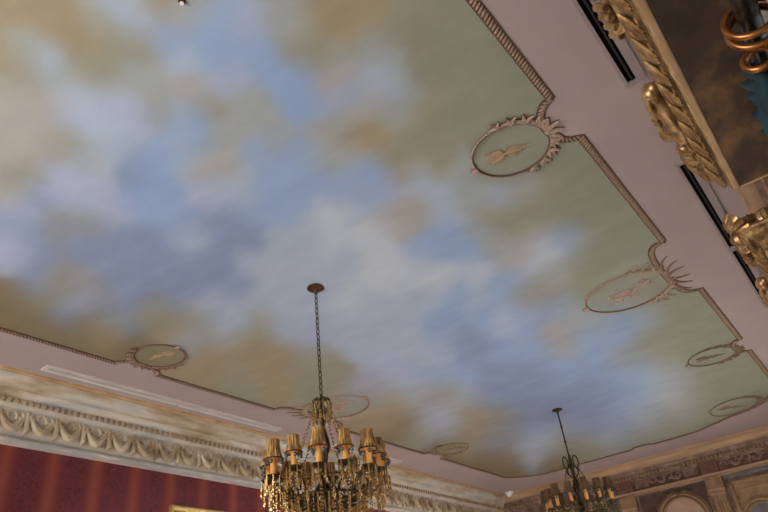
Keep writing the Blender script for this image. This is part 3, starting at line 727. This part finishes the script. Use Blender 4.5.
    # strands of beads: crown to arms, arm to arm, and a hanging curtain below
    for i in range(NA):
        tip, u = tips[i]; nx, u2 = tips[(i+1) % NA]
        m = MB(); a0 = u*.085 + Vector((0,0,zt-.14)); b0_ = tip - u*.05 - Vector((0,0,.01)); pts = []
        for k2 in range(13):
            q = k2/12; p = a0.lerp(b0_, q); p = p + Vector((0,0,-.10*math.sin(PI*q))); pts.append(p)
        bead_strand(m, pts, .0068, 18); m.build('bead_strand', cr, t)
        m = MB(); pts = []
        for k2 in range(13):
            q = k2/12; p = tip.lerp(nx, q); p = p + Vector((0,0,-.012-.13*math.sin(PI*q))); pts.append(p)
        bead_strand(m, pts, .0070, 14); pendant(m, pts[6]-Vector((0,0,.01)), .085, .014); m.build('bead_strand', cr, t)
        for (fr, L_, nb) in ((.98,.26,10),(.70,.34,13)):
            for off in (0, .5):
                uu = u.lerp(u2, off).normalized(); p = uu*(.43*fr) + Vector((0,0,zs-.045-.10*(1-fr)))
                m = MB(); bead_strand(m, [p, p-Vector((0,0,L_))], .0066, nb); pendant(m, p-Vector((0,0,L_+.01)), .055, .012); m.build('crystal_drop', cr, t)
    # lower hoop and basket
    m = MB(); m.tube([(.30*math.cos(2*PI*j/40), .30*math.sin(2*PI*j/40), zs-.14) for j in range(40)], .010, 8, True); m.tube([(.42*math.cos(2*PI*j/48), .42*math.sin(2*PI*j/48), zs-.05) for j in range(48)], .006, 6, True)
    m.build('hoop', metal, t)
    m = MB()
    for j in range(24):
        a = 2*PI*j/24; u = Vector((math.cos(a), math.sin(a), 0))
        bead_strand(m, [u*(.30*math.cos(q/8*PI/2)) + Vector((0,0,zs-.15-.34*math.sin(q/8*PI/2))) for q in range(9)], .009, 26)
    m.ell((0,0,zs-.53), (.035,.035,.045), None, 12, 8)
    m.build('crystal_basket', cr, t)
    return t
chandelier((3.78, 3.338, CEIL+.006), 'near amber crystal chandelier with pale gold pleated shades, in front of the crimson wall', 1.04, False, math.atan2(-3.34,-3.78)-.09, .84)
chandelier((8.894, 3.343, CEIL+.006), 'dark chandelier nearer the carved far wall, with open scroll loops above its brown shades', .70, True, math.atan2(-3.34,-8.9)+.2, .92)

# ------------------------------------------------------------------ gilded pelmets over the windows
def remesh(o, v):
    md = o.modifiers.new('carve', 'REMESH'); md.mode = 'VOXEL'; md.voxel_size = v; md.use_smooth_shade = True
    sm = o.modifiers.new('soften', 'SMOOTH'); sm.factor = .5; sm.iterations = 1
    return o
def shell(m, c, r, ax, ay, nrib=9):
    """ribbed scallop fan opening along ax, bulging along ay"""
    ax = Vector(ax).normalized(); ay = Vector(ay).normalized(); az = ax.cross(ay); c = Vector(c)
    for k in range(nrib):
        a = (k/(nrib-1)-.5)*2.7; d = ax*math.cos(a) + az*math.sin(a)
        pts = []; rr = []
        for i in range(8):
            q = i/7; pts.append(c + d*(r*q) + ay*(r*.62*math.sin(PI*.95*min(1,.12+q*.86)))); rr.append(r*(.035 + .115*q))
        m.tube(pts, rr, 7)
    m.ell(c + ay*r*.15, (r*.5,r*.5,r*.5), None, 10, 8)
def pelmet(x0, label):
    L = 1.74; zb = ZO+1.95
    t = tag(empty('gilded_pelmet', (x0+L/2, 0, zb)), label, 'pelmet', 'carved gilt pelmets over the tall windows')
    h = L/2
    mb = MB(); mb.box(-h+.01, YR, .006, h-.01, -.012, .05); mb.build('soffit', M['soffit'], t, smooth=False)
    # fillet round the lower edge
    mb = MB()
    for (a,b,c,d) in ((-h,h,-.016,.016),(-h-.0,-h+.014,YR,-.016),(h-.014,h,YR,-.016)): mb.box(a, c, 0, b, d, .028)
    o = mb.build('fillet', M['gilt_pale'], t, smooth=False); bv = o.modifiers.new('edge', 'BEVEL'); bv.width = .007; bv.segments = 3
    # cyma moulding on front and both returns
    pr = [(.012,.026),(.022,.030),(.026,.045),(.030,.070),(.042,.095),(.060,.112),(.074,.125),(.078,.150),(.092,.158),(.098,.172),(.092,.186),(.080,.192),(0,.194)]
    mb = MB(); mb.strip([[(-h-o,YR,z),(-h-o,o,z),(h+o,o,z),(h+o,YR,z)] for (o,z) in pr]); fixn(mb.build('cyma_moulding', M['gilt'], t, angle=50))
    # carved acanthus leaves marching along the moulding
    def carve(m, P):
        for s in (-.30, 0, .30):
            pts = []; rr = []
            for i in range(8):
                q = i/7; pts.append(P(.045-.072*q + s*.075, q, .010 + .016*math.sin(PI*q)*(1-.4*abs(s)) + .006)); rr.append(.0055+.0075*math.sin(PI*min(1,.15+q*.8)))
            m.tube(pts, rr, 6)
        pts = [P(-.03+.03*(1-i/13)*math.cos(i*.55), .20+.14*(1-i/13)*math.sin(i*.55), .014) for i in range(14)]
        m.tube(pts, .007, 6)
    def prof_at(q):
        z = .040 + .088*q; 
        for (a,b) in zip(pr, pr[1:]):
            if a[1] <= z <= b[1]: return a[0]+(b[0]-a[0])*((z-a[1])/(b[1]-a[1]+1e-9)), z
        return .07, z
    mb = MB(); n = 11
    for k in range(n):
        xc = -h+.07 + (L-.14)*k/(n-1)
        def P(u, q, d):
            o, z = prof_at(max(0,min(1,q))); return (xc+u, o+d, z)
        carve(mb, P)
    mb.build('acanthus_band', M['gilt'], t)
    for sx in (-1,1):
        mb = MB()
        for k in range(2):
            yc = -.07-.13*k
            def P(u, q, d):
                o, z = prof_at(max(0,min(1,q))); return (sx*(h+o+d), yc+u, z)
            carve(mb, P)
        mb.build('acanthus_return', M['gilt'], t)
    # crest: shells at the corners, fruit and leaves, and a reclining putto at the middle
    for sx in (-1,1):
        mb = MB(); shell(mb, (sx*(h-.005), .055, .225), .125, (sx*.75,.35,.75), (sx*.3,.85,-.25)); mb.build('corner_shell', M['gilt'], t)
        mb = MB()
        for (x,y,z,r) in ((.14,.095,.235,.062),(.11,.02,.285,.058),(.24,.105,.225,.050),(.04,-.08,.25,.060),(.05,-.19,.24,.052)):
            cxx = sx*(h-x)
            for k in range(8):                          # gadrooned fruit
                a = 2*PI*k/8; mb.tube([(cxx + r*.93*math.sin(b*PI/6)*math.cos(a), y + r*.93*math.sin(b*PI/6)*math.sin(a), z + r*math.cos(b*PI/6)) for b in range(7)], [.004]+[r*.36*math.sin(b*PI/6) + .004 for b in range(1,6)]+[.004], 6)
            mb.ell((cxx,y,z), (r*.9,r*.9,r*.95), None, 10, 8)
        mb.build('carved_fruit', M['gilt'], t)
        if sx < 0: continue
        mb = MB()
        for k in range(3):
            xx = sx*(h-.27-.085*k); 
            for s in (-1,1):
                mb.tube([(xx, .06, .19),(xx+s*.02, .115, .235),(xx+s*.055, .135, .25-.02*(k%2)),(xx+s*.085, .115, .225)], [.012,.020,.016,.004], 7)
            mb.ell((xx, .10, .215), (.026,.03,.026), None, 8, 6)
        mb.build('foliage_crest', M['gilt'], t)
    m = MB(); E_ = m.ell                                # carved child reclining along the crest, head to the near end
    E_((.06,.145,.300), (.070,.070,.072), None, 14, 10)                         # head
    E_((.035,.150,.330), (.045,.045,.035), None, 10, 8); E_((.02,.12,.31), (.040,.045,.045), None, 10, 8)   # hair
    for k in range(6): E_((.005+.014*k, .150+.012*math.sin(k*2.1), .350-.006*abs(k-2)), (.017,.017,.015), None, 8, 6)
    E_((.085,.185,.297), (.012,.014,.011), None, 8, 6)                          # nose
    E_((.10,.168,.275), (.020,.014,.012), None, 8, 6); E_((.105,.165,.305), (.017,.018,.020), None, 8, 6)
    m.tube([(.09,.125,.262),(.13,.12,.245),(.20,.12,.235),(.27,.115,.23),(.33,.11,.228)], [.034,.056,.062,.058,.060], 12)  # trunk
    m.tube([(.12,.150,.255),(.17,.185,.235),(.215,.175,.255),(.245,.165,.275)], [.026,.024,.021,.017], 9)                   # arm
    m.tube([(.13,.165,.235),(.10,.190,.215),(.06,.195,.225),(.03,.18,.245)], [.025,.022,.020,.017], 9)
    for k in range(4): m.tube([(.245+.006*k,.165-.006*k,.275),(.262+.006*k,.163-.007*k,.285),(.272+.005*k,.160-.007*k,.276)], [.007,.006,.005], 6)
    m.tube([(.33,.12,.235),(.40,.155,.275),(.435,.16,.285)], [.052,.048,.046], 11); E_((.435,.175,.285), (.064,.064,.062), None, 14, 10)   # raised knee
    m.tube([(.435,.16,.285),(.46,.14,.235),(.475,.13,.20)], [.042,.034,.024], 10); m.tube([(.475,.13,.20),(.505,.15,.195)], [.024,.016], 8)
    m.tube([(.33,.10,.22),(.43,.10,.215),(.52,.105,.215),(.60,.11,.21)], [.050,.044,.034,.022], 10); m.tube([(.60,.11,.21),(.63,.13,.225)], [.022,.014], 8)
    m.v = [(.17+(x-.06)*.86, .130+(y-.135)*.75, .262+(z-.30)*.75) for (x,y,z) in m.v]
    remesh(m.build('carved_putto', M['gilt'], t), .006)
    m = MB()                                            # drapery bands and the scroll on the other side
    for k in range(4): m.tube([(.125+.05*k,.075,.275),(.145+.05*k,.170,.302),(.165+.05*k,.210,.245),(.165+.05*k,.19,.19)], [.010,.017,.017,.008], 7)
    m.v = [(.17+(x-.06)*.86, .130+(y-.135)*.75, .262+(z-.30)*.75) for (x,y,z) in m.v]
    m.build('carved_drapery', M['gilt'], t)
    m = MB(); pts = []; rr = []
    for i in range(26):
        q = i/25; a = -1.2 + q*8.0; r = .085*(1-.8*q); pts.append((-.42 + r*math.cos(a), .115, .275 + r*math.sin(a))); rr.append(.026*(1-.5*q))
    m.tube(pts, rr, 9)
    for k in range(4): m.tube([(-.52+.06*k,.12,.20),(-.50+.06*k,.15,.255),(-.47+.06*k,.14,.285)], [.016,.020,.005], 7)
    m.build('volute', M['gilt'], t)
    return t
pelmet(1.62, 'near carved gilt pelmet seen from below, with dark gold-leaf underside')
pelmet(4.22, 'second gilt pelmet cut by the right edge, showing its corner of shells and fruit')

# ------------------------------------------------------------------ curtains under the pelmets
def window_drape(xa, xb, labs):
    yr, zr = YR+.040, ZO+1.70
    t = tag(empty('curtain_rod', ((xa+xb)/2, yr, zr)), labs[0], 'curtain rod'); h = (xb-xa)/2
    mb = MB(); mb.tube([(-h,0,0),(h,0,0)], .037, 20); mb.build('pole', M['rod'], t)
    for sx in (-1,1):
        mb = MB(); mb.lathe([(.001,-.02),(.046,-.02),(.05,0),(.03,.02),(.055,.05),(.06,.07),(.04,.10),(.001,.115)], (0,0,0), 18, Matrix.Rotation(sx*PI/2,3,'Y')); o = mb.build('finial', M['copper'], t); o.location = (sx*h,0,0)
        mb = MB(); mb.box(sx*(h-.1)-.015, -.25, -.02, sx*(h-.1)+.015, -.03, .02); mb.build('bracket', M['rod'], t, smooth=False)
    return t, yr, zr
rod1, yr, zr = window_drape(1.72, 3.28, ['dark bronze curtain pole under the near pelmet'])
def ring(x, y, z, r, tilt, label):
    m = MB(); m.tube([(0, r*math.cos(2*PI*i/36), r*math.sin(2*PI*i/36)) for i in range(36)], .0125, 10, True)
    o = m.build('curtain_ring', M['copper']); o.location = (x, y, z); o.rotation_euler = (0, tilt, 0)
    tag(o, label, 'curtain ring', 'copper rings on the near curtain pole'); return o
ring(1.900, yr, zr-.0245, .078, .06, 'large copper curtain ring on the dark pole, first of the pair')
ring(1.950, yr, zr-.0245, .078, -.04, 'large copper curtain ring just behind the first one')
ring(1.995, yr+.03, zr-.118, .045, .10, 'smaller copper ring holding the teal curtain heading')
def curtain(xa, xb, y, ztop, label, seed):
    rnd = random.Random(seed); rows = []; n = 90; thick = .010
    def wave(s, d): return .080*d*math.sin(s*2*PI*6.5) + .014*math.sin(s*2*PI*17+1)
    def row(z, d, w, off):
        return [(xa+(xb-xa)*(i/n)*w, y+wave(i/n, d)+off, z) for i in range(n+1)]
    zs_ = [(ztop+.03,1.0,1.0),(ztop+.0,.85,.99),(ztop-.04,.55,.98),(ztop-.07,.75,.99),(ztop-.14,1.0,1.0),(ztop-.5,1.1,1.0),(ztop-1.2,1.15,1.0),(ztop-2.2,1.2,1.0),(.06,1.25,1.0)]
    m = MB(); m.strip([row(z,d,w,0) for (z,d,w) in zs_] ); 
    o = m.build('curtain', M['teal']); sd = o.modifiers.new('cloth', 'SOLIDIFY'); sd.thickness = thick
    tag(o, label, 'curtain'); return o
curtain(2.02, 2.44, yr+.02, zr-.13, 'teal velvet curtain gathered on copper rings, cut by the right edge', 1)

# ------------------------------------------------------------------ picture on the crimson wall
t = tag(empty('picture_frame', (5.42, YL, ZO+1.30)), 'gilt picture frame whose top edge shows on the crimson wall', 'picture frame')
mb = MB(); w, hh = .56, .67
pr = [(0,0),(0,-.050),(.012,-.058),(.020,-.046),(.034,-.040),(.050,-.030),(.058,-.034),(.066,-.022),(.066,0)]
def rect(o): return [(-w+o, hh-o), (w-o, hh-o), (w-o, -hh+o), (-w+o, -hh+o), (-w+o, hh-o)]
mb.strip([[(x, d, z) for (x, z) in rect(o)] for (o, d) in pr]); fixn(mb.build('moulding', M['picture_gold'], t, angle=30))
mb = MB(); mb.box(-w+.055, -.018, -hh+.055, w-.055, -.004, hh-.055); mb.build('canvas', M['canvas'], t, smooth=False)

# ------------------------------------------------------------------ camera, sky and added fill lamps
cam = bpy.data.cameras.new('camera'); cam.sensor_width = 36; cam.lens = 647.5655*36/768; cam.clip_start = .02
co = bpy.data.objects.new('camera', cam); C.objects.link(co)
R_ = [(0.61134229,-0.78470423,-0.10246889),(0.37954748,0.40435717,-0.83212919),(0.69440933,0.46982396,0.54503315)]
mw = Matrix.Identity(4)
for i in range(3):
    mw[i][0] = R_[0][i]; mw[i][1] = -R_[1][i]; mw[i][2] = -R_[2][i]
mw[0][3], mw[1][3], mw[2][3] = 0, 0, ZO
co.matrix_world = mw
bpy.context.scene.camera = co
def area(name, loc, rot, sx, sy, power, col):
    l = bpy.data.lights.new(name, 'AREA'); l.shape = 'RECTANGLE'; l.size = sx; l.size_y = sy; l.energy = power; l.color = col
    o = bpy.data.objects.new(name, l); C.objects.link(o); o.location = loc; o.rotation_euler = rot; return o
area('added_back_fill', (XB-.25, 3.9, 2.0), (PI/2, 0, -PI/2), 4.5, 3.1, 270, (1.0,.98,.96))  # unseen fill lamp added behind the camera to brighten the ceiling
for k, (a, b) in enumerate(WIN):
    area('window_fill', ((a+b)/2, YR-.50, 1.9), (PI/2-.42, 0, 0), b-a-.1, 2.4, (8,55,150,240)[k], (.96,.98,1.0)).data.spread = math.radians(80)  # fill lamps aimed at the floor so its bounce brightens the ceiling
w = bpy.data.worlds.new('world'); bpy.context.scene.world = w; w.use_nodes = True
bg = w.node_tree.nodes['Background']; bg.inputs['Color'].default_value = (.85,.92,1,1); bg.inputs['Strength'].default_value = 1.0
vs_ = bpy.context.scene.view_settings
vs_.view_transform = 'Standard'; vs_.look = 'None'; vs_.gamma = 1; vs_.use_curve_mapping = False; vs_.exposure = 0.48
